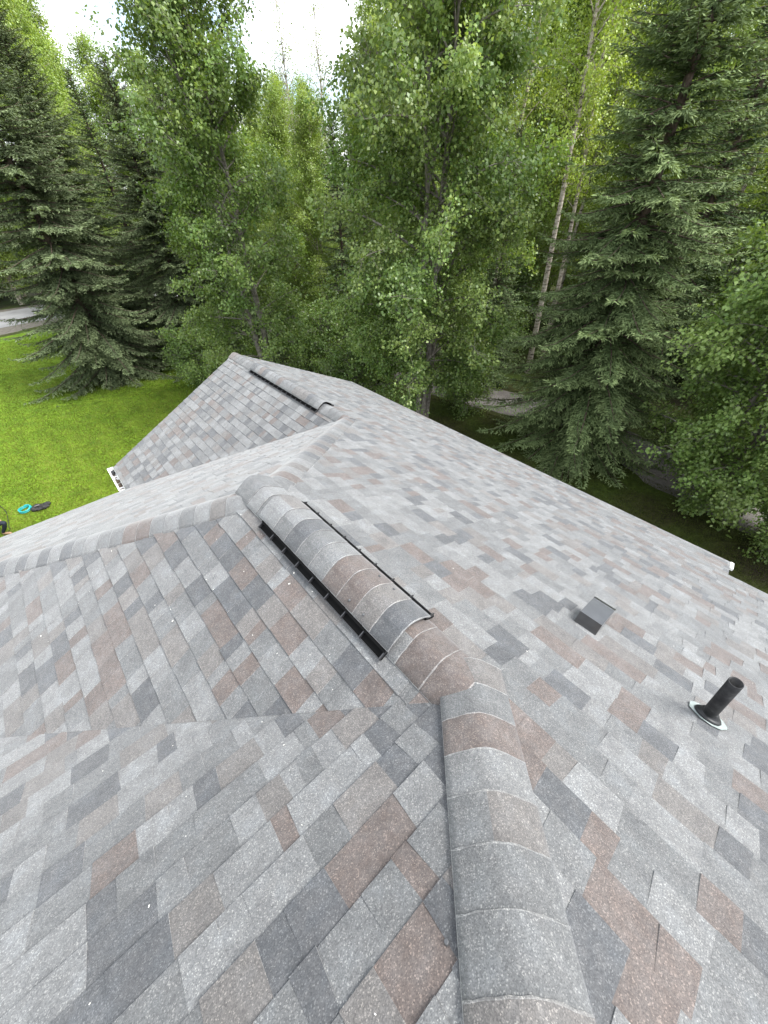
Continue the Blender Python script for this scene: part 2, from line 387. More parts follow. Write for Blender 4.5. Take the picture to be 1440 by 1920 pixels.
# ---------------------------------------------------------------- ridge and hip caps
rc_rnd = random.Random(77)
def cap_mesh(L, c, m, lift0, lift1, rr=.045, col=None, col2=None, th=.006):
    """local frame: +y towards the exposed butt end, x across, z up; crowned over the ridge"""
    nx = 12; V, Fc, Cc = [], [], []
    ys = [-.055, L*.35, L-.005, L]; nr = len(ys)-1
    for yi, y in enumerate(ys):
        h = lift0 + (lift1-lift0)*(y+.055)/(L+.055)
        for i in range(nx+1):
            s = -c + 2*c*i/nx
            z = -m*c*(math.sqrt(s*s+rr*rr)-rr)/(math.sqrt(c*c+rr*rr)-rr) + h + .009*(1-(s/c)**2)
            V.append((s, y + (rc_rnd.uniform(-.002, .002) if yi >= 2 else 0), z))
    top = len(V); V += [(x, y, z-th) for x, y, z in V]
    cs = rc_rnd.uniform(.3, .7)*nx
    for r in range(nr):
        for i in range(nx):
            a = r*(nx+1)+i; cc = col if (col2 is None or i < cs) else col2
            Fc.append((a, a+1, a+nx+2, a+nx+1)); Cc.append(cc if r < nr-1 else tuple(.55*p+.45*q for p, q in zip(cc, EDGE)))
    e = nr*(nx+1)
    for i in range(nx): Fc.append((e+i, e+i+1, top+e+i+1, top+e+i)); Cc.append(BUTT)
    for r in range(nr):
        for i in (0, nx):
            a = r*(nx+1)+i; q = (a, a+nx+1, top+a+nx+1, top+a); Fc.append(q if i == 0 else q[::-1]); Cc.append(EDGE)
    for r in range(nr):
        for i in range(nx):
            a = top+r*(nx+1)+i; Fc.append((a, a+nx+1, a+nx+2, a+1)); Cc.append(BUTT)
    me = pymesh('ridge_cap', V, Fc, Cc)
    sm = [k < nr*nx for k in range(len(Fc))]; me.polygons.foreach_set('use_smooth', sm)
    return me
def run_caps(p0, p1, z0, z1, m, lift=0., parent=None, c=.143, rr=.042, end_lift=0.):
    """caps from p0 to p1 (plan (u,w)), butts facing p1; z0, z1 the ridge heights"""
    a = Vector((p0[1], p0[0], z0)); b = Vector((p1[1], p1[0], z1)); d = b-a; Ln = d.length; d.normalize()
    xa = d.cross(Vector((0, 0, 1))).normalized(); za = xa.cross(d)
    n = max(1, round(Ln/.143)); st = Ln/n
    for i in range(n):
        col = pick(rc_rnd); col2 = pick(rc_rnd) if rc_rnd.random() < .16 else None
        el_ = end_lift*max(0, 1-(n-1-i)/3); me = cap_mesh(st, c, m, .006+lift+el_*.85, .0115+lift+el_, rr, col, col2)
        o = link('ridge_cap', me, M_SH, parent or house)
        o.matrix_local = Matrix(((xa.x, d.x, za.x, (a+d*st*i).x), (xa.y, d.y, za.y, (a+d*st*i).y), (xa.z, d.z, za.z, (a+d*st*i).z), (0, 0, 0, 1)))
zr = lambda nm, u, w: ZR + PL[nm][0](u, w)
MH = K/math.sqrt(2)*1.03
def hip(nm, p0, p1, **k): run_caps(p0, p1, zr(nm, *p0), zr(nm, *p1), MH, **k)
OFF = .03                                     # the near hip's caps sit a little off the hip line
hip('R', (UT+.012, WT-.012), (AF+.13+.012, W1+.13-.012), lift=.002, end_lift=.012)
hip('R', (B1+.10, W1+.10), (A2+.12, W2+.12))
hip('L', (B1+.10, W1-.10), (B1+W1-WLE, WLE))
hip('B', (UT, WT), (-9, WT+UT+9))
run_caps((UT, WT), (UT, -9), zr('F', UT, WT), zr('F', UT, -9), K)
V0, V1 = .7006, .7006+1.219
run_caps((B1+.13, W1), (V1-.02, W1), zr('R', 0, W1), zr('R', 0, W1), K, lift=.012)
run_caps((V0+.1, W1), (AF+.05, W1), zr('R', 0, W1), zr('R', 0, W1), K, lift=.003)
run_caps((B2-.02, W2), (7.52, W2), zr('R', 0, W2), zr('R', 0, W2), K)
run_caps((5.2, W2), (A2-.06, W2), zr('R', 0, W2), zr('R', 0, W2), K, lift=.002)
def ridge_vent(u0, u1, w, ribs_per_m, label, nails=()):
    z = zr('R', 0, w); Lg = u1-u0
    ang = math.atan(K)
    mb = MB()
    body = None
    for sgn in (-1, 1):
        R = Matrix.Rotation(sgn*ang, 3, 'Y')
        def at(s, h): return Vector((w + sgn*s*math.cos(ang) + sgn*h*math.sin(ang), (u0+u1)/2, z - s*math.sin(ang) + h*math.cos(ang)))
        mb.box(at(.095, .016), (.19, Lg, .004), R)                     # base flange
        mb.box(at(.076, .040), (.150, Lg-.004, .004), R)               # top plate
        mb.box(at(.128, .028), (.004, Lg-.006, .022), R)               # inner baffle
    o = mb.build('ridge_vent', M_BLACKD, house)
    o['label'] = label
    n = int(Lg*ribs_per_m)
    for sgn in (-1, 1):
        R = Matrix.Rotation(sgn*ang, 3, 'Y')
        MB().box((w + sgn*.190*math.cos(ang) + sgn*.021*math.sin(ang), (u0+u1)/2, z - .190*math.sin(ang) + .021*math.cos(ang)), (.0045, Lg, .007), R).build('vent_lip', M_BLACKR, o)
        for i in range(n+1):
            y = u0+.006+(Lg-.012)*i/n; s, h = .161, .0275
            rb = MB().box((w + sgn*s*math.cos(ang) + sgn*h*math.sin(ang), y, z - s*math.sin(ang) + h*math.cos(ang)), (.060, .0055, .019), R)
            rb.build('vent_rib', M_BLACKR, o)
    run_caps((u1, w), (u0-.012, w), z, z, K, lift=.046, parent=o, c=.142, rr=.06)
    for (sg, s, u) in nails:
        h = .0665-.006
        mb = MB()
        c = Vector((w+sg*s, u, z - K*.142*(math.sqrt(s*s+.0036)-.06)/(math.sqrt(.142**2+.0036)-.06) + .046 + .0135 + .009*(1-(s/.142)**2)))
        nrm = Vector((sg*math.sin(ang)*.9, 0, math.cos(ang))).normalized()
        mb.tube([c-nrm*.004, c+nrm*.001, c+nrm*.0035, c+nrm*.006], [.0075, .0075, .006, .003], 10)
        mb.build('nail', M_NAIL, o)
    return o
ridge_vent(V0, V1, W1, 6.6, 'black slotted ridge vent with nailed caps and a cut open end', nails=((-1, .112, 1.02), (-1, .112, .905), (1, .1, 1.03), (1, .1, .915)))
ridge_vent(5.10, 7.50, W2, 6.6, 'long black ridge vent on the far gable ridge')
# stray nail on the front slope
c0 = hp('F', -.0785, .094, .0); nrm = Vector((0, K, 1)).normalized()
MB().tube([c0, c0+nrm*.0125, c0+nrm*.0135], [.006, .006, .005], 10).build('nail', M_NAIL, house)

# ---------------------------------------------------------------- roof penetrations
def frame_R(u, w, dz=0):
    """matrix with x down the right slope, y along u, z the slope normal"""
    xa = Vector((1, 0, -K)).normalized(); ya = Vector((0, 1, 0)); za = xa.cross(ya)
    p = hp('R', u, w, dz)
    return Matrix(((xa.x, ya.x, za.x, p.x), (xa.y, ya.y, za.y, p.y), (xa.z, ya.z, za.z, p.z), (0, 0, 0, 1)))
# exhaust hood: low box, closed towards the ridge, its top falling away down the slope
HX0, HX1, HY, HZ = -.095, .10, .068, .100
hv = [(HX0, -HY, .004), (HX1, -HY, .004), (HX1, HY, .004), (HX0, HY, .004), (HX0, -HY, HZ*.85), (HX1, -HY, HZ*1.35), (HX1, HY, HZ*1.35), (HX0, HY, HZ*.85)]
hood = link('exhaust_hood', pymesh('exhaust_hood', hv, [(4, 5, 6, 7), (0, 1, 5, 4), (2, 3, 7, 6), (0, 4, 7, 3)]), M_HOOD, house)
md = hood.modifiers.new('solid', 'SOLIDIFY'); md.thickness = .003; md.offset = 0
bvm = hood.modifiers.new('bevel', 'BEVEL'); bvm.width = .004; bvm.segments = 2
hood.matrix_local = frame_R(.205, 1.845)
hood['label'] = 'small black square exhaust hood on the broad right slope'
MB().box((HX1+.012, 0, HZ*1.38), (.022, HY*2.06, .003)).build('lip', M_HOOD, hood)
MB().box((HX1-.006, 0, .040), (.003, HY*1.9, .066)).build('grille', M_BLACK, hood)

# plumbing pipe with rubber boot
pb = hp('R', -.462, 1.716)
top = pb + Vector((-.014, .037, .352))
ax = (top-pb).normalized(); side = ax.cross(Vector((0, 1, 0))).normalized(); bi = ax.cross(side)
def ring(c, r, n=24): return [c + side*r*math.cos(2*math.pi*i/n) + bi*r*math.sin(2*math.pi*i/n) for i in range(n)]
pv = ring(pb-ax*.05, .029) + ring(top, .029) + ring(top+ax*.001, .0255) + ring(top-ax*.25, .0255)
pf = []
for k in range(3):
    for i in range(24): pf.append((k*24+i, k*24+(i+1) % 24, (k+1)*24+(i+1) % 24, (k+1)*24+i))
pf.append(tuple(range(72, 96)))
pipe = link('vent_pipe', pymesh('vent_pipe', pv, pf, smooth=False), M_BLACK2, house)
pipe['label'] = 'black plastic plumbing pipe in a rubber boot on pale flashing'
for p_ in pipe.data.polygons: p_.use_smooth = len(p_.vertices) == 4
mb = MB()
prof = [(.058, -.002), (.060, .008), (.054, .017), (.048, .018), (.046, .026), (.041, .030), (.037, .046), (.032, .053), (.027, .053)]
sl = frame_R(-.462, 1.716); zs = Vector((sl[0][2], sl[1][2], sl[2][2])); xs = Vector((sl[0][0], sl[1][0], sl[2][0])); yv = Vector((0, 1, 0))
bv_, bf_ = [], []
for k, (r, h) in enumerate(prof):
    t = min(1, max(0, h/.056)); nn = zs.lerp(ax, t).normalized()
    for i in range(28):
        an = 2*math.pi*i/28; bv_.append(pb + zs*.012 + nn*h + (xs*math.cos(an)+yv*math.sin(an))*r)
for k in range(len(prof)-1):
    for i in range(28): bf_.append((k*28+i, k*28+(i+1) % 28, (k+1)*28+(i+1) % 28, (k+1)*28+i))
link('rubber_boot', pymesh('rubber_boot', bv_, bf_, smooth=True), M_RUBBER, pipe)
rf = random.Random(3); fv = []
N_ = 22
outl = []
for i in range(N_):
    an = 2*math.pi*i/N_; rr_ = (.073 + rf.uniform(-.003, .004)); outl.append((rr_*math.cos(an)*.98+.004, rr_*math.sin(an)*1.16))
mb = MB(); bt = [pb+zs*.0125+xs*x+yv*y for x, y in outl]; tp = [pb+zs*.0145+xs*x+yv*y for x, y in outl]
mb.hexa(bt, tp).build('flashing', M_ALU, pipe)

# ---------------------------------------------------------------- eaves, gutter, walls
def beam(nm, p0, p1, dz0, dz1, th, out, name, m):
    """board along an eave/rake: plan p0->p1, from z+dz0 to z+dz1, thickness th towards out (u,w)"""
    a, b_ = hp(nm, *p0), hp(nm, *p1); o_ = Vector((out[1], out[0], 0))*th
    mb = MB(); mb.hexa([a+Vector((0, 0, dz0)), b_+Vector((0, 0, dz0)), b_+o_+Vector((0, 0, dz0)), a+o_+Vector((0, 0, dz0))],
                       [a+Vector((0, 0, dz1)), b_+Vector((0, 0, dz1)), b_+o_+Vector((0, 0, dz1)), a+o_+Vector((0, 0, dz1))])
    return mb.build(name, m, house)
beam('R', (UJ, WE-.03), (B2, WE-.03), -.19, -.036, .028, (0, 1), 'fascia', M_WHITE)
beam('R', (-9, WE2-.03), (UJ, WE2-.03), -.19, -.036, .028, (0, 1), 'fascia', M_WHITE)
beam('R', (UJ+.03, WE2), (UJ+.03, WE-.03), -.19, -.036, .028, (-1, 0), 'fascia', M_WHITE)
beam('R', (B2-.03, W2), (B2-.03, WE), -.19, -.036, .028, (1, 0), 'rake_board', M_WHITE)
beam('G', (B2-.03, WL), (B2-.03, W2), -.19, -.036, .028, (1, 0), 'rake_board', M_WHITE)
beam('G', (A2+W2-WL, WL+.03), (B2, WL+.03), -.19, -.036, .028, (0, -1), 'fascia', M_WHITE)
beam('M', (UM-.03, WLE), (UM-.03, WL), -.19, -.036, .028, (1, 0), 'fascia', M_WHITE)
beam('L', (VE, WLE+.03), (UM, WLE+.03), -.19, -.036, .028, (0, -1), 'fascia', M_WHITE)
MB().hexa([hp('R', UJ-.045, WE-.42, -.03), hp('R', UJ-.045, WE+.02, -.03), hp('R', UJ-.002, WE+.02, -.03), hp('R', UJ-.002, WE-.42, -.03)],
          [hp('R', UJ-.045, WE-.42, .006), hp('R', UJ-.045, WE+.02, .006), hp('R', UJ-.002, WE+.02, .006), hp('R', UJ-.002, WE-.42, .006)]).build('drip_edge', M_WHITE, house)
def gutter(nm, p0, p1, out, width=.115, depth=.1, drop=-.02):
    a, b_ = hp(nm, *p0), hp(nm, *p1); o_ = Vector((out[1], out[0], 0)); d = (b_-a).normalized()
    prof = [(.004, drop), (.004, drop-depth), (width*.7, drop-depth), (width, drop-.035), (width, drop), (width-.018, drop), (width-.018, drop-.006),
            (width-.006, drop-.006), (width-.006, drop-.034), (width*.68, drop-depth+.006), (.010, drop-depth+.006), (.010, drop)]
    n = len(prof); vv = [p + o_*x + Vector((0, 0, z)) for p in (a, b_) for x, z in prof]
    f = [(i, (i+1) % n, n+(i+1) % n, n+i) for i in range(n)] + [tuple(range(n-1, -1, -1)), tuple(range(n, 2*n))]
    g = link('gutter', pymesh('gutter', vv, f), M_WHITE, house)
    for p, s in ((a, 1), (b_, -1)):
        MB().hexa([p+o_*.006+Vector((0, 0, drop-depth)), p+o_*width*.7+Vector((0, 0, drop-depth)), p+o_*width+Vector((0, 0, drop-.035)), p+o_*width+Vector((0, 0, drop)), p+o_*.006+Vector((0, 0, drop))],
                  [q+d*s*.004 for q in (p+o_*.006+Vector((0, 0, drop-depth)), p+o_*width*.7+Vector((0, 0, drop-depth)), p+o_*width+Vector((0, 0, drop-.035)), p+o_*width+Vector((0, 0, drop)), p+o_*.006+Vector((0, 0, drop)))]).build('end_cap', M_WHITE, g)
    return g, a, b_, o_
g1, ga, gb, go = gutter('G', (A2+W2-WL+.08, WL), (B2+.06, WL), (0, -1), drop=-.015)
g1['label'] = 'white gutter with dark debris in it at the far gable eave'
rg_ = random.Random(8); mb = MB()
for i in range(26):
    t = rg_.random()**.8; p = ga.lerp(gb, t) + go*rg_.uniform(.03, .085) + Vector((0, 0, -.10 + rg_.uniform(0, .012)))
    mb.box(p, (rg_.uniform(.02, .05), rg_.uniform(.03, .09), .008), Matrix.Rotation(rg_.uniform(0, 3), 3, 'Z'))
tag(mb.build('leaf_debris', M_LITTER, g1), kind='stuff')
MB().tube([ga.lerp(gb, .82)+go*.05+Vector((0, 0, -.09)), ga.lerp(gb, .82)+go*.05+Vector((0, 0, -.02))], [.028, .034], 12).build('outlet', M_BLACK, g1)
# walls under the eaves
ze = zr('R', 0, WE)
def wall_box(u0, u1, w0, w1, z1):
    MB().hexa([(w0, u0, 0), (w1, u0, 0), (w1, u1, 0), (w0, u1, 0)], [(w0, u0, z1), (w1, u0, z1), (w1, u1, z1), (w0, u1, z1)]).build('wall', M_SIDING, house)
wall_box(-8.6, UM-.5, WLE+.5, WE2-.5, ze-.06)
wall_box(UM-.49, B2-.35, WL+.45, WE-.5, ze-.06)
MB().hexa([(WL+.45, B2-.55, ze-.055), (WE-.5, B2-.55, ze-.055), (W2, B2-.55, zr('R', 0, W2)-.2)], [(WL+.45, B2-.35, ze-.055), (WE-.5, B2-.35, ze-.055), (W2, B2-.35, zr('R', 0, W2)-.2)]).build('gable_wall', M_SIDING, house)

# pale seed flecks and petals blown onto the shingles
fl = random.Random(21); mb = MB()
for i in range(130):
    nm = fl.choice('RRLFFL')
    u, w = {'R': (fl.uniform(-1.2, 4), fl.uniform(-.5, 4)), 'L': (0, 0), 'F': (fl.uniform(-1.5, 1.5), fl.uniform(-2.2, .2))}[nm]
    if nm == 'L': w = fl.uniform(-2.2, .6); u = fl.uniform(AF+W1-w, B1+W1-w)
    if nm == 'R' and not (w > W1+.2+max(0, u-B1) if u > AF else w > W1+u-AF+.2): continue
    if nm == 'F' and not (w < W1+(u-AF)-.2 and w < W1-(u-AF)): continue
    s = fl.uniform(.0012, .0032)*(1 if fl.random() < .85 else 2)
    nr = Vector({'R': (K, 0, 1), 'L': (-K, 0, 1), 'F': (0, K, 1)}[nm]).normalized()
    mb.box(hp(nm, u, w, .0135), (s*2.2, s, .0012), nr.to_track_quat('Z', 'Y').to_matrix() @ Matrix.Rotation(fl.uniform(0, 3), 3, 'Z'))
tag(mb.build('seed_flecks', mat('seed_fluff', (.72, .70, .64), .8), house), kind='stuff')
#TREES
# ---------------------------------------------------------------- trees
def unit(a): return a/np.maximum(np.linalg.norm(a, axis=-1, keepdims=True), 1e-9)
def brushes(P, D, Lg, Wd, rng):
    """needle sprays / leaves: 4-vertex kites from P along D, length Lg, width Wd, random roll"""
    n = len(P); r = rng.normal(size=(n, 3))*.55 + np.array([0, 0, 1.]); S_ = unit(np.cross(D, r)); Lg = Lg[:, None]; Wd = Wd[:, None]
    V = np.stack([P, P + D*Lg*.45 + S_*Wd*.5, P + D*Lg, P + D*Lg*.45 - S_*Wd*.5], 1).reshape(-1, 3)
    return V, np.arange(4*n).reshape(n, 4)
def tubes(paths, n=5):
    """paths: list of (pts (k,3), radii (k,))"""
    Vs, Fs, b = [], [], 0
    an = np.arange(n)*2*np.pi/n
    for pts, rs in paths:
        pts = np.asarray(pts, float); rs = np.asarray(rs, float); k = len(pts)
        d = unit(np.gradient(pts, axis=0)); ref = np.where(np.abs(d[:, 2:3]) > .9, np.array([[1., 0, 0]]), np.array([[0, 0, 1.]]))
        a = unit(np.cross(d, ref)); c = np.cross(d, a)
        V = pts[:, None] + rs[:, None, None]*(a[:, None]*np.cos(an)[None, :, None] + c[:, None]*np.sin(an)[None, :, None])
        i = np.arange(k-1)[:, None]*n; j = np.arange(n)[None]; jn = (j+1) % n
        Fs.append(np.stack([i+j, i+jn, i+n+jn, i+n+j], -1).reshape(-1, 4)+b); Vs.append(V.reshape(-1, 3)); b += k*n
    return np.concatenate(Vs), np.concatenate(Fs)

def spruce_meshes(H, R, seed, dens=1.0, base=.5, top_pow=.8, hue=(.055, .088, .052), tipc=(.115, .165, .098), spray=1.0, width=.05):
    rng = np.random.default_rng(seed); P, D, Lg, Wd, Cl = [], [], [], [], []
    trunk_pts = np.stack([np.cumsum(rng.normal(0, .02, 14)), np.cumsum(rng.normal(0, .02, 14)), np.linspace(0, H, 14)], 1)
    paths = [(trunk_pts, np.linspace(.0135*H+.02, .012, 14))]
    z = base
    while z < H-.15:
        f = 1 - z/H
        nb = rng.integers(5, 8) if f > .12 else 5
        a0 = rng.uniform(0, 6.28)
        for i in range(nb):
            az = a0 + i*2*np.pi/nb + rng.normal(0, .28)
            Lb = R*(f**top_pow)*rng.uniform(.55, 1.1)*(1 if z > base+.6 else .9) + .12
            el0 = np.interp(f, [0, .3, .7, 1], [.75, .30, .02, -.12]) + rng.normal(0, .12)
            m = max(6, int(Lb/.14)); t = np.linspace(0, 1, m)
            el = el0 - .55*np.sin(t*2.4)*f**.5 + .55*t**2.5*(.4+f)          # droops, then the tip lifts
            sw = az + rng.normal(0, .25)*t
            st = Lb/(m-1); dv = np.stack([np.cos(sw)*np.cos(el), np.sin(sw)*np.cos(el), np.sin(el)], 1)
            tx = np.interp(z, trunk_pts[:, 2], trunk_pts[:, 0]); ty = np.interp(z, trunk_pts[:, 2], trunk_pts[:, 1])
            pts = np.array([tx, ty, z+rng.normal(0, .05)]) + np.concatenate([np.zeros((1, 3)), np.cumsum(dv[:-1]*st, 0)])
            paths.append((pts[::max(1, m//5)], np.linspace(.012+.006*Lb, .004, len(pts[::max(1, m//5)]))))
            # side twigs
            ns = max(6, int(Lb*30*dens)); ts = np.sort(rng.uniform(.04, 1, ns)); bt = rng.uniform(.72, 1.2)
            bp = np.stack([np.interp(ts, t, pts[:, k]) for k in range(3)], 1); bd = unit(np.stack([np.interp(ts, t, dv[:, k]) for k in range(3)], 1))
            lat = unit(np.cross(bd, np.array([0, 0, 1.]))); sg = np.where(rng.random(ns) < .5, -1., 1.)[:, None]
            prof = np.clip(np.minimum((1.06-ts)*1.0, .25+ts*1.3), .06, 1)
            tl = .36*np.clip(Lb, .3, 2.6)*prof*rng.uniform(.6, 1.15, ns)*.9
            td = unit(bd*.75 + lat*sg*.85 + rng.normal(0, .14, (ns, 3)) + np.array([0, 0, -.18]))
            for q in range(ns):
                kk = max(2, int(tl[q]/.058*dens)); s = np.linspace(0, 1, kk)
                pp = bp[q] + td[q]*(s*tl[q])[:, None] + np.array([0, 0, -.14])*(s**2*tl[q])[:, None]
                sd = np.where(np.arange(kk) % 2 == 0, 1., -1.)[:, None]; lt = unit(np.cross(td[q], np.array([0, 0, 1.])))
                dd = unit(td[q]*.8 + lt*sd*.8*(1-s*.6)[:, None] + rng.normal(0, .22, (kk, 3)) + np.array([0, 0, -.12]))
                P.append(pp); D.append(dd); Lg.append(rng.uniform(.11, .19, kk)*spray*(1-.25*s)); Wd.append(np.full(kk, width))
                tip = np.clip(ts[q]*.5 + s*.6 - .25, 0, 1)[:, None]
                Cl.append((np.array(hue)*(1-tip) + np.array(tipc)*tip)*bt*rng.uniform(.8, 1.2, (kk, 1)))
        z += rng.uniform(.15, .27)*(1.0 if f > .2 else .7)
    P, D, Lg, Wd, Cl = map(np.concatenate, (P, D, Lg, Wd, Cl))
    V, Fc = brushes(P, D, Lg, Wd, rng)
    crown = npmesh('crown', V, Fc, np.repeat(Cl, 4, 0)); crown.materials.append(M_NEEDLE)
    TV, TF = tubes(paths, 6); trunk = npmesh('trunk', TV, TF, smooth=True); trunk.materials.append(M_SPBARK)
    return trunk, crown, len(P)

def broadleaf_meshes(H, R, seed, crown_base, stems=1, leaf=.075, per_twig=16, limb_step=.34, profile='round', col=(.075, .125, .035), col2=(.13, .18, .06),
                     bark=None, lean=(0, 0), trunk_r=.012, twig_d=3.6, droop=.35, spread=.13, asc=.45, fork=.35, wob=.05):
    rng = np.random.default_rng(seed); paths = []; LP, LD, LC, LS, LN = [], [], [], [], []
    prof = {'round': lambda f: np.interp(f, [0, .12, .35, .65, .88, 1], [.55, .82, 1, .86, .5, .12]),
            'tall': lambda f: np.interp(f, [0, .15, .4, .75, 1], [.45, .8, 1, .75, .12]),
            'column': lambda f: np.interp(f, [0, .1, .5, .85, 1], [.7, .95, 1, .7, .15])}[profile]
    for s in range(stems):
        k = 16; zz = np.linspace(0, 1, k); off = rng.uniform(0, 6.28); so = fork if stems > 1 else 0
        Hs = H*(1 - .10*s)
        tp = np.stack([np.cumsum(rng.normal(0, wob, k))*zz + lean[0]*zz*H + so*np.cos(off+s*2.6)*(zz**.8)*H*.12 + .14*s*np.cos(off+s*2.6),
                       np.cumsum(rng.normal(0, wob, k))*zz + lean[1]*zz*H + so*np.sin(off+s*2.6)*(zz**.8)*H*.12 + .14*s*np.sin(off+s*2.6), zz*Hs], 1)
        paths.append((tp, np.interp(zz, [0, .06, 1], [trunk_r*H*1.25, trunk_r*H, .012])))
        z = crown_base*rng.uniform(.9, 1.2); az = rng.uniform(0, 6.28)
        while z < Hs-.1:
            f = (z-crown_base)/(Hs-crown_base); f = min(max(f, 0), 1); az += 2.4 + rng.normal(0, .5)
            Lb = R*prof(f)*rng.uniform(.6, 1.12); m = 8; t = np.linspace(0, 1, m)
            el = asc + .5*f + rng.normal(0, .16) - droop*t**1.5*1.6 + .1*np.sin(t*5+rng.uniform(0, 6))
            sw = az + np.cumsum(rng.normal(0, .13, m))
            dv = np.stack([np.cos(sw)*np.cos(el), np.sin(sw)*np.cos(el), np.sin(el)], 1); o = np.array([np.interp(z, tp[:, 2], tp[:, 0]), np.interp(z, tp[:, 2], tp[:, 1]), z])
            pts = o + np.concatenate([np.zeros((1, 3)), np.cumsum(dv[:-1]*Lb/(m-1), 0)])
            paths.append((pts, np.linspace(.010+.011*Lb, .004, m)))
            tint = rng.uniform(.78, 1.22); warm = rng.random()
            nt_ = max(3, int(Lb*twig_d*2))
            for q in range(nt_):
                tt = rng.uniform(.18, 1)**.8; bp = np.array([np.interp(tt, t, pts[:, i]) for i in range(3)]); bd = dv[min(m-1, int(tt*m))]
                d = unit(bd*.7 + rng.normal(0, .75, 3) + np.array([0, 0, .12])); tl = rng.uniform(.25, .75)*(.5+.5*min(1, Lb/2))
                e = bp + d*tl + np.array([0, 0, -.12*tl])
                paths.append((np.stack([bp, (bp+e)/2 + rng.normal(0, .03, 3), e]), np.array([.007, .005, .003])))
                n = max(3, int(per_twig*rng.uniform(.5, 1.4))); u = (1.15*rng.beta(2.4, 1.1, n))[:, None]
                p = bp + (e-bp)*u + rng.normal(0, spread, (n, 3))*np.array([1, 1, .85])
                out = unit(p - np.array([o[0], o[1], p[:, 2].mean()-.5]))
                LP.append(p); LN.append(out*.7 + np.array([0, 0, .75])); LD.append(unit(rng.normal(0, .75, (n, 3)) + np.array([0, 0, -.6]) + out*.6))
                w_ = np.clip(rng.normal(warm*.6, .25, (n, 1)), 0, 1)
                LC.append((np.array(col)*(1-w_) + np.array(col2)*w_)*tint*rng.uniform(.8, 1.2, (n, 1))); LS.append(rng.uniform(.7, 1.25, n)*leaf)
            z += rng.uniform(.6, 1.4)*limb_step*(1.15-.45*f)
    P, D, Cl, Sz = map(np.concatenate, (LP, LD, LC, LS)); n = len(P)
    # folded oval leaves: 6 points, two quads sharing the midrib
    S_ = unit(np.cross(D, rng.normal(size=(n, 3))*.8 + np.concatenate(LN))); Nn = np.cross(S_, D); s = Sz[:, None]
    V = np.stack([P, P+D*s*.45+S_*s*.42+Nn*s*.12, P+D*s*1.08, P+D*s*.45-S_*s*.42+Nn*s*.12], 1).reshape(-1, 3)
    Fc = np.arange(4*n).reshape(n, 4)
    crown = npmesh('crown', V, Fc, np.repeat(Cl, 4, 0)); crown.materials.append(M_LEAF)
    TV, TF = tubes([p for p in paths if len(p[0]) > 3], 6); V3, F3 = tubes([p for p in paths if len(p[0]) <= 3], 3); TF = np.concatenate([TF, F3+len(TV)]); TV = np.concatenate([TV, V3]); trunk = npmesh('trunk', TV, TF, smooth=True); trunk.materials.append(bark or M_BARK)
    return trunk, crown, n

def plant_tree(name, ms, x, y, label, cat='tree', group=None, sc=1.0, rz=0., sz=None, tilt=(0, 0)):
    e = empty(name, (x, y, 0)); e.rotation_euler = (tilt[0], tilt[1], rz); e.scale = (sc, sc, sz or sc)
    link('trunk', ms[0], None, e); link('crown', ms[1], None, e)
    return tag(e, label, cat, group)

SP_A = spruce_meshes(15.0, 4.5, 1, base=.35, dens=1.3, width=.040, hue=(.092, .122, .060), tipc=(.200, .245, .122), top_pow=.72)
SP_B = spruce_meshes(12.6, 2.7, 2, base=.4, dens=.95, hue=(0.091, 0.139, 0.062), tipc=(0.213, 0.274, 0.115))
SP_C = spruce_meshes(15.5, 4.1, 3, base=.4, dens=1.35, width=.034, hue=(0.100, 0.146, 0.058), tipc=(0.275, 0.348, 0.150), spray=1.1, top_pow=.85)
BL_1 = broadleaf_meshes(13.5, 2.8, 21, 1.8, stems=2, leaf=.088, per_twig=40, limb_step=.22, twig_d=4.6, spread=.11, col=(0.129, 0.209, 0.053), col2=(0.253, 0.321, 0.092), trunk_r=.0105)
BL_2 = broadleaf_meshes(14.5, 3.7, 22, 1.6, stems=3, leaf=.088, per_twig=42, limb_step=.25, twig_d=4.6, spread=.11, col=(0.140, 0.229, 0.057), col2=(0.316, 0.393, 0.121), trunk_r=.0085, droop=.6)
BL_3 = broadleaf_meshes(9.4, 2.7, 23, .3, stems=3, leaf=.088, per_twig=40, limb_step=.20, twig_d=4.4, spread=.11, col=(0.158, 0.250, 0.064), col2=(0.316, 0.413, 0.132), trunk_r=.008, droop=.55)
BI_1 = broadleaf_meshes(18.0, 2.2, 31, 8.0, stems=1, leaf=.085, per_twig=26, twig_d=4.4, profile='tall', col=(0.231, 0.328, 0.055), col2=(0.378, 0.452, 0.098), bark=M_BIRCH, limb_step=.26, trunk_r=.0075, asc=.75, droop=.3, spread=.16, wob=.07)
BI_2 = broadleaf_meshes(17.0, 3.0, 32, .8, stems=2, leaf=.095, per_twig=30, twig_d=4.4, profile='column', col=(0.205, 0.304, 0.057), col2=(0.351, 0.432, 0.098), bark=M_BIRCH, limb_step=.25, trunk_r=.006, asc=.8, droop=.45, spread=.18, wob=.07)
BI_3 = broadleaf_meshes(14.0, 1.9, 33, 3.0, stems=1, leaf=.075, per_twig=8, profile='tall', col=(0.210, 0.275, 0.069), col2=(0.308, 0.367, 0.115), bark=M_BIRCH, limb_step=.26, trunk_r=.006, asc=.85, droop=.2, spread=.22, wob=.06)
SHRUB = broadleaf_meshes(2.8, 1.6, 41, .2, stems=3, leaf=.08, per_twig=30, col=(0.120, 0.199, 0.051), col2=(0.245, 0.328, 0.084), limb_step=.11, trunk_r=.008, fork=1.5)

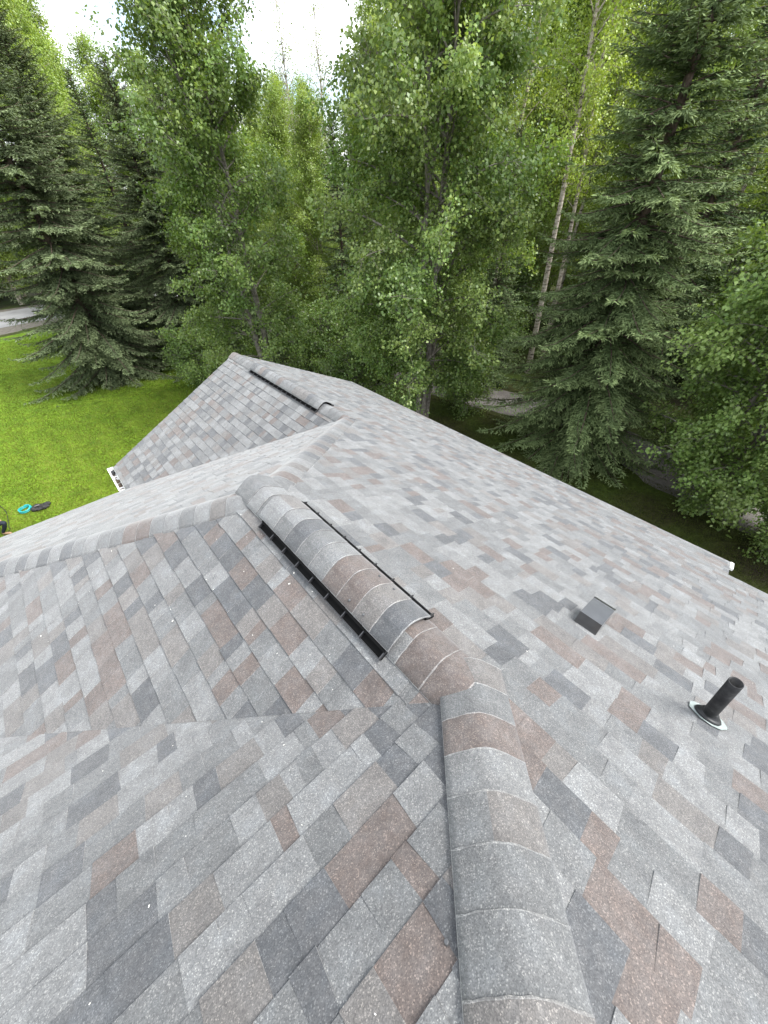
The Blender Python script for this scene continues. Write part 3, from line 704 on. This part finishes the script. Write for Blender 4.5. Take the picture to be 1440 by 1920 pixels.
plant_tree('spruce_tree', SP_A, -14.6, 21.2, 'broad dark spruce with sweeping skirt branches resting on the bright lawn')
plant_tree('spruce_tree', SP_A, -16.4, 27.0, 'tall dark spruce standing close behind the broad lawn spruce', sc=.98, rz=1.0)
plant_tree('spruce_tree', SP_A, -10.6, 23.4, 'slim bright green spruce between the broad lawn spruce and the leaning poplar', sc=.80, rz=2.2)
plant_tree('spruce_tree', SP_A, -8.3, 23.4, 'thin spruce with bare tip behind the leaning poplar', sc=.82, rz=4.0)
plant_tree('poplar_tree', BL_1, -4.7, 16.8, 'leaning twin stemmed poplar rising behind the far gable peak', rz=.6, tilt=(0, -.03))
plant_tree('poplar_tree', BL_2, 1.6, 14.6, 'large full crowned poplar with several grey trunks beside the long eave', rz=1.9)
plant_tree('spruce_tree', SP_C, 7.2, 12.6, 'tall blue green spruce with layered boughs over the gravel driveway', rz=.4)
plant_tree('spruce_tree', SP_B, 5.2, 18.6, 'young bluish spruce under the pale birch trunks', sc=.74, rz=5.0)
plant_tree('alder_tree', BL_3, 9.9, 8.7, 'leafy alder growing beside the cut back eave corner', rz=.9)
plant_tree('alder_tree', BL_3, 10.9, 6.5, 'low alder in front of the leafy alder, right below the cut back eave', rz=2.2, sc=.72)
plant_tree('alder_tree', BL_3, 13.6, 12.2, 'second alder behind the leafy alder at the eave corner', rz=3.9, sc=1.1)
plant_tree('birch_tree', BI_1, 6.6, 24.0, 'straight birch with forked bare upper trunk behind the young spruce', rz=.5, tilt=(0, -.02))
plant_tree('birch_tree', BI_1, 7.9, 20.0, 'slanting pale birch trunk rising beside the tall blue green spruce', rz=2.4, tilt=(0, .025))
plant_tree('birch_tree', BI_1, 9.2, 21.6, 'thin birch stem just behind the slanting pale birch', rz=3.9, sc=.92, tilt=(0, .03))
plant_tree('shrub', SHRUB, -1.6, 16.2, 'low leafy shrub between the two poplars', 'shrub')
plant_tree('shrub', SHRUB, 3.9, 15.8, 'low leafy shrub at the foot of the full crowned poplar', 'shrub', rz=2, sc=.9)
# the wood behind
tr = random.Random(9)
GR = {'birch_tree': 'birches of the wood', 'spruce_tree': 'spruces of the wood', 'shrub': 'shrubs of the understory'}
def back(ms, name, x, y, sc, lab, sz=None):
    plant_tree(name, ms, x, y, lab, 'shrub' if name == 'shrub' else 'tree', GR[name] + ', ' + lab, sc, tr.uniform(0, 6.28), sz)
for x, y, s in [(3.5, 27, 1.0), (9.5, 28, 1.05), (13.5, 25, 1.0), (12.2, 30.5, 1.1), (16.5, 29, 1.05), (6.5, 32, 1.1), (1.2, 31, .95), (19.5, 26, 1.05), (21.5, 31, 1.1),
                (24.5, 27, 1.05), (10.5, 35.5, 1.15), (3.2, 37, 1.1), (16, 36, 1.2), (28, 33, 1.1), (23, 21, .95), (27.5, 23, 1.0), (32, 28, 1.1), (5.4, 28.5, 1.0), (11.2, 26.2, .9)]:
    slim = tr.random() > .6; back(BI_1 if slim else BI_2, 'birch_tree', x, y, s, 'slim single stemmed birch in the wood between driveway and gravel lane' if slim else 'full leafed twin birch in the wood between driveway and gravel lane')
for x, y, s in [(-23, 42, 1.05), (-29, 41, 1.1), (-33, 40, 1.15), (-39, 33, 1.05), (-20.5, 33, 1.0), (-38, 38, 1.1), (-44, 33, 1.1), (-26, 46, 1.2)]:
    back(BI_2, 'birch_tree', x, y, s, 'light green birch by the pale road beyond the lawn')
for x, y, s in [(-3.0, 26, .64), (-5.4, 28, .68), (-8.6, 33, .74), (-1.0, 29, .70), (-10.5, 34, .8), (-4, 36, .74), (-13.5, 33, .8), (-16.5, 34, .85), (-11.5, 37.5, .85)]:
    back(BI_2, 'birch_tree', x, y, s, 'low birch behind the leaning poplar, under the open sky')
for x, y in [(-4.6, 32), (-2.9, 33.5)]: back(BI_3, 'birch_tree', x, y, 1.08, 'sparse thin leaved birch seen against the sky')
for x, y, s in [(-1.6, 22.5, .80), (2.4, 22.5, .85), (12.6, 18.0, 1.15), (11.6, 22, 1.05), (18.6, 20.5, 1.3), (17.5, 15.5, 1.2), (22, 16.5, 1.2), (15.5, 22.5, 1.2)]:
    back(SP_B, 'spruce_tree', x, y, s, 'dark spruce in the wood beyond the gravel driveway')
for x, y, s in [(-11.8, 28.5, .86), (-6.2, 22, .76), (-24.5, 38, 1.2), (-18.2, 29.5, .95), (-13.2, 25.5, .95)]:
    back(SP_B, 'spruce_tree', x, y, s, 'dark spruce in the row along the lawn')
for i in range(46):                                        # far side of road and lane
    az = -48 + 98*i/45 + tr.uniform(-.8, .8); d = tr.uniform(50, 68); x, y = d*math.sin(rad(az)), d*math.cos(rad(az))
    lo = -33 < az < -2
    if tr.random() < .65: back(BI_2, 'birch_tree', x, y, tr.uniform(.75, .9) if lo else tr.uniform(1.1, 1.35), 'far birch in the dense wood beyond road and lane', None)
    else: back(SP_B, 'spruce_tree', x, y, tr.uniform(1.0, 1.1) if lo else tr.uniform(1.3, 1.6), 'far spruce in the dense wood beyond road and lane')
for x, y, s in [(-8.5, 19.5, 1), (-3.2, 20.5, 1.2), (-.5, 19, 1.1), (.8, 24, 1.3), (5.5, 25, 1.4), (8, 26, 1.4), (10.5, 19.5, 1.1), (13, 21.5, 1.3), (-6.5, 25.5, 1.3), (-2.5, 31, 1.5), (-9.5, 29.5, 1.5),
                (-13.8, 36, 1.6), (4, 31, 1.5), (8.5, 31, 1.5), (14, 28, 1.5), (18, 24.5, 1.4), (20.5, 28.5, 1.5), (24, 24, 1.4), (16.5, 18.2, 1.2), (7, 21.5, 1.0), (-16.5, 27, 1.2), (-5.2, 31, 1.5)]:
    back(SHRUB, 'shrub', x, y, s, 'leafy shrub on the shaded floor under the wood')
#SMALL
# ---------------------------------------------------------------- grass blades
def in_poly(x, y, poly):
    c = np.zeros(len(x), bool); n = len(poly)
    for i in range(n):
        x1, y1 = poly[i]; x2, y2 = poly[(i+1) % n]
        k = ((y1 > y) != (y2 > y)) & (x < (x2-x1)*(y-y1)/((y2-y1) if y2 != y1 else 1e-9)+x1); c ^= k
    return c
def blades(name, x, y, h, wd, col, label=None, cat=None, seed=1):
    rng = np.random.default_rng(seed); n = len(x); a = rng.uniform(0, 6.28, n); l = rng.normal(0, .45, (n, 2))*h[:, None]
    p = np.stack([x, y, np.full(n, .004)], 1); dx = np.stack([np.cos(a), np.sin(a), np.zeros(n)], 1)*wd[:, None]/2
    V = np.stack([p-dx, p+dx, p+np.stack([l[:, 0], l[:, 1], h], 1)], 1).reshape(-1, 3)
    o = link(name, npmesh(name, V, np.arange(3*n).reshape(n, 3), np.repeat(col, 3, 0)), M_GRASSB); tag(o, label, cat, kind='stuff'); return o
rng = np.random.default_rng(5)
az = rng.uniform(rad(-62), rad(-12), 330000); dd = 10*np.exp(rng.uniform(0, 1.35, 330000)); gx, gy = dd*np.sin(az), dd*np.cos(az)
k = in_poly(gx, gy, lawn_pts); gx, gy = gx[k], gy[k]; n = len(gx)
wv = gx*CY + gy*SY; stripe = np.sin(wv*2*np.pi/1.15)*.14 + 1
pat = np.zeros(n)
for f_, a_ in ((.5, .5), (1.3, .4), (3.1, .35)):
    ph = rng.uniform(0, 6.28, 4); pat += a_*np.sin(gx*f_+ph[0]+1.7*np.sin(gy*f_*.7+ph[1]))*np.sin(gy*f_*1.1+ph[2]+1.3*np.sin(gx*f_*.6+ph[3]))
t_ = np.clip(.5+pat*.55+rng.normal(0, .14, n), 0, 1)[:, None]
gc = (np.array([.100, .150, .016])*(1-t_) + np.array([.21, .245, .042])*t_)*stripe[:, None]*rng.uniform(.9, 1.1, (n, 1))
dist = np.hypot(gx, gy)
blades('lawn_grass', gx, gy, rng.uniform(.03, .06, n), .012+.0009*dist, gc, 'short bright green mown grass of the lawn', 'grass')
gu, gw = rng.uniform(-3, 20, 90000), 5+8.6*rng.beta(1.4, 1, 90000)
xy = np.array([UW(u, w) for u, w in zip(gu, gw)]); k = ~in_poly(xy[:, 0], xy[:, 1], lawn_pts); xy = xy[k]; n = len(xy)
t_ = np.clip(rng.normal(.4, .3, (n, 1)), 0, 1)
blades('moss_grass', xy[:, 0], xy[:, 1], rng.uniform(.02, .06, n), np.full(n, .02), np.array([.055, .065, .012])*(1-t_)+np.array([.09, .125, .018])*t_, 'thin mossy grass between the long eave and the gravel driveway', 'grass', 2)

# ---------------------------------------------------------------- things on the lawn
M_HOSE = mat('turquoise_hose', (.02, .36, .36), .35)
M_CLOTH = noisy('black_canvas', [(.3, (.012, .012, .013)), (.7, (.05, .048, .047))], 12, rough=.8, bump=.4, bscale=30)
pts = []
hr = random.Random(4)
for i in range(140):
    a = 2*math.pi*i/26; r = .165 + .012*math.sin(i*.37) + hr.uniform(-.003, .003)
    pts.append((r*math.cos(a)+.01*math.sin(i*.21), r*math.sin(a), .02 + .0155*(i//26) + .006*math.sin(a*2)))
hc = MB().tube(pts, .0125, 8).build('hose_coil', M_HOSE, None, (-11.85, 9.78, .03), smooth=True)
tag(hc, 'turquoise hose coiled up on the bright lawn', 'hose')
bm = bmesh.new(); bmesh.ops.create_icosphere(bm, subdivisions=4, radius=1)
br = random.Random(6); ph = [br.uniform(0, 6) for _ in range(6)]
for v in bm.verts:
    c = v.co.copy(); w_ = 1 + .16*math.sin(4*c.x+ph[0])*math.sin(5*c.y+ph[1]) + .10*math.sin(9*c.x+7*c.y+ph[2])
    v.co = Vector((c.x*.27*w_, c.y*.17*w_, max(-.02, c.z*.085*(1+.5*math.sin(6*c.x+3*c.y+ph[3]))+.05)))
me = bpy.data.meshes.new('tool_bag'); bm.to_mesh(me); bm.free()
for p_ in me.polygons: p_.use_smooth = True
bag = link('tool_bag', me, M_CLOTH, None, (-11.42, 9.88, .02)); bag.rotation_euler = (0, 0, .5)
tag(bag, 'crumpled black bag lying against the turquoise hose coil', 'bag')
MB().tube([(-.14, -.02, .10), (-.08, -.06, .16), (.02, -.07, .17), (.10, -.03, .11)], .012, 7).build('strap', mat('grey_strap', (.22, .20, .19), .8), bag, smooth=True)
cd = [Vector((p.x, p.y, .022)) for p in smooth_line([(-13.9, 10.4), (-13.1, 10.15), (-12.5, 9.75), (-12.1, 9.3), (-11.86, 9.0), (-11.72, 8.8), (-11.8, 8.2), (-12.6, 7.8)], 6)]
tag(MB().tube(cd, .010, 6).build('air_hose', M_RUBBER, None, smooth=True), 'thin black cord lying on the lawn beside the crouching person', 'cord')

# ---------------------------------------------------------------- the person crouching at the lawn's edge
J = {'pel': (-.16, -.10, .44, .135), 'spine': (-.08, -.10, .62, .125), 'chest': (.05, -.10, .84, .135), 'neck': (.13, -.10, .99, .055), 'head0': (.17, -.10, 1.06, .075), 'head1': (.20, -.10, 1.16, .095), 'head2': (.19, -.10, 1.25, .06),
     'rh': (-.10, .0, .42, .10), 'rk': (.29, .04, .47, .066), 'rc': (.16, .03, .28, .058), 'ra': (.00, .02, .10, .045), 'rheel': (-.03, .02, .05, .045), 'rball': (.14, .03, .04, .045), 'rtoe': (.22, .03, .035, .035),
     'lh': (-.10, -.20, .42, .10), 'lk': (.10, -.36, .30, .066), 'lc': (-.06, -.34, .18, .056), 'la': (-.22, -.32, .12, .045), 'lheel': (-.27, -.32, .10, .045), 'lball': (-.14, -.33, .04, .042), 'ltoe': (-.07, -.33, .03, .034),
     'rs': (.06, .07, .90, .065), 're': (.02, .18, .66, .047), 'rw': (.06, .14, .47, .03), 'rp': (.07, .12, .40, .034),
     'ls': (.06, -.27, .90, .065), 'le': (.02, -.38, .66, .047), 'lw': (.08, -.30, .50, .03), 'lp': (.10, -.27, .43, .034)}
E_ = [('pel', 'spine'), ('spine', 'chest'), ('chest', 'neck'), ('neck', 'head0'), ('head0', 'head1'), ('head1', 'head2'), ('pel', 'rh'), ('rh', 'rk'), ('rk', 'rc'), ('rc', 'ra'), ('ra', 'rheel'), ('rheel', 'rball'), ('rball', 'rtoe'),
      ('pel', 'lh'), ('lh', 'lk'), ('lk', 'lc'), ('lc', 'la'), ('la', 'lheel'), ('lheel', 'lball'), ('lball', 'ltoe'), ('chest', 'rs'), ('rs', 're'), ('re', 'rw'), ('rw', 'rp'), ('chest', 'ls'), ('ls', 'le'), ('le', 'lw'), ('lw', 'lp')]
for sd_, sg in (('r', 1), ('l', -1)):
    bx, by, bz, _ = J[sd_+'p']
    for q, (ox, oy, ln) in enumerate(((.020, .0, .062), (.007, .0, .072), (-.007, .0, .068), (-.020, .0, .054))):
        J[f'{sd_}f{q}a'] = (bx+ox, by+oy, bz-.03, .010); J[f'{sd_}f{q}b'] = (bx+ox*1.1+.004, by-.012*sg, bz-.03-ln*.55, .009); J[f'{sd_}f{q}c'] = (bx+ox*1.1+.002, by-.03*sg, bz-.03-ln*.95, .0075)
        E_ += [(sd_+'p', f'{sd_}f{q}a'), (f'{sd_}f{q}a', f'{sd_}f{q}b'), (f'{sd_}f{q}b', f'{sd_}f{q}c')]
    J[sd_+'ta'] = (bx+.035, by-.012*sg, bz+.005, .011); J[sd_+'tb'] = (bx+.045, by-.03*sg, bz-.035, .009); E_ += [(sd_+'p', sd_+'ta'), (sd_+'ta', sd_+'tb')]
keys = list(J); me = bpy.data.meshes.new('skeleton'); me.from_pydata([J[q][:3] for q in keys], [(keys.index(a), keys.index(b_)) for a, b_ in E_], [])
sk = bpy.data.objects.new('skeleton', me); C.objects.link(sk)
sk.modifiers.new('skin', 'SKIN'); sub = sk.modifiers.new('sub', 'SUBSURF'); sub.levels = 2; sub.render_levels = 2
for i, q in enumerate(keys):
    r = J[q][3]; me.skin_vertices[0].data[i].radius = (r, r); me.skin_vertices[0].data[i].use_root = (q == 'pel')
bpy.context.view_layer.update()
dg = bpy.context.evaluated_depsgraph_get(); bme = bpy.data.meshes.new_from_object(sk.evaluated_get(dg)); bme.name = 'person'
bpy.data.objects.remove(sk)
bme.materials.clear()
for m_ in (mat('tan_leather', (.30, .19, .11), .7), mat('dark_denim', (.012, .017, .030), .85), mat('grey_shirt', (.10, .10, .11), .9), mat('skin', (.45, .28, .2), .5), mat('dark_hair', (.03, .02, .015), .6)): bme.materials.append(m_)
seg = [(Vector(J[a][:3]), Vector(J[b_][:3]), a, b_) for a, b_ in E_]
def region(a, b_):
    nm = a+' '+b_
    if any(q in nm for q in ('heel', 'ball', 'toe')): return 0
    if 'head' in nm: return 3
    if any(q in nm.split() for q in ('rw', 'lw', 'rp', 'lp')) or 'f' in b_ or 't' in b_[1:2]: return 3
    if nm in ('pel spine', 'spine chest', 'chest neck') or 's' == b_[1:] or 'e' == b_[1:]: return 2
    return 1
for p_ in bme.polygons:
    c = p_.center; best = None
    for a, b_, na, nb_ in seg:
        d = b_-a; t = max(0, min(1, (c-a).dot(d)/d.length_squared)); q = (c-(a+d*t)).length
        if best is None or q < best[0]: best = (q, na, nb_)
    r = region(best[1], best[2])
    if r == 3 and best[2].startswith('head') and (c.z > 1.20 or c.x < .14): r = 4
    p_.material_index = r; p_.use_smooth = True
zmin = min(v.co.z for v in bme.vertices)
person = link('person', bme, None, None, (-11.74, 8.64, -zmin+.004))
tag(person, 'person in dark jeans and tan boots crouching on the lawn', 'person')
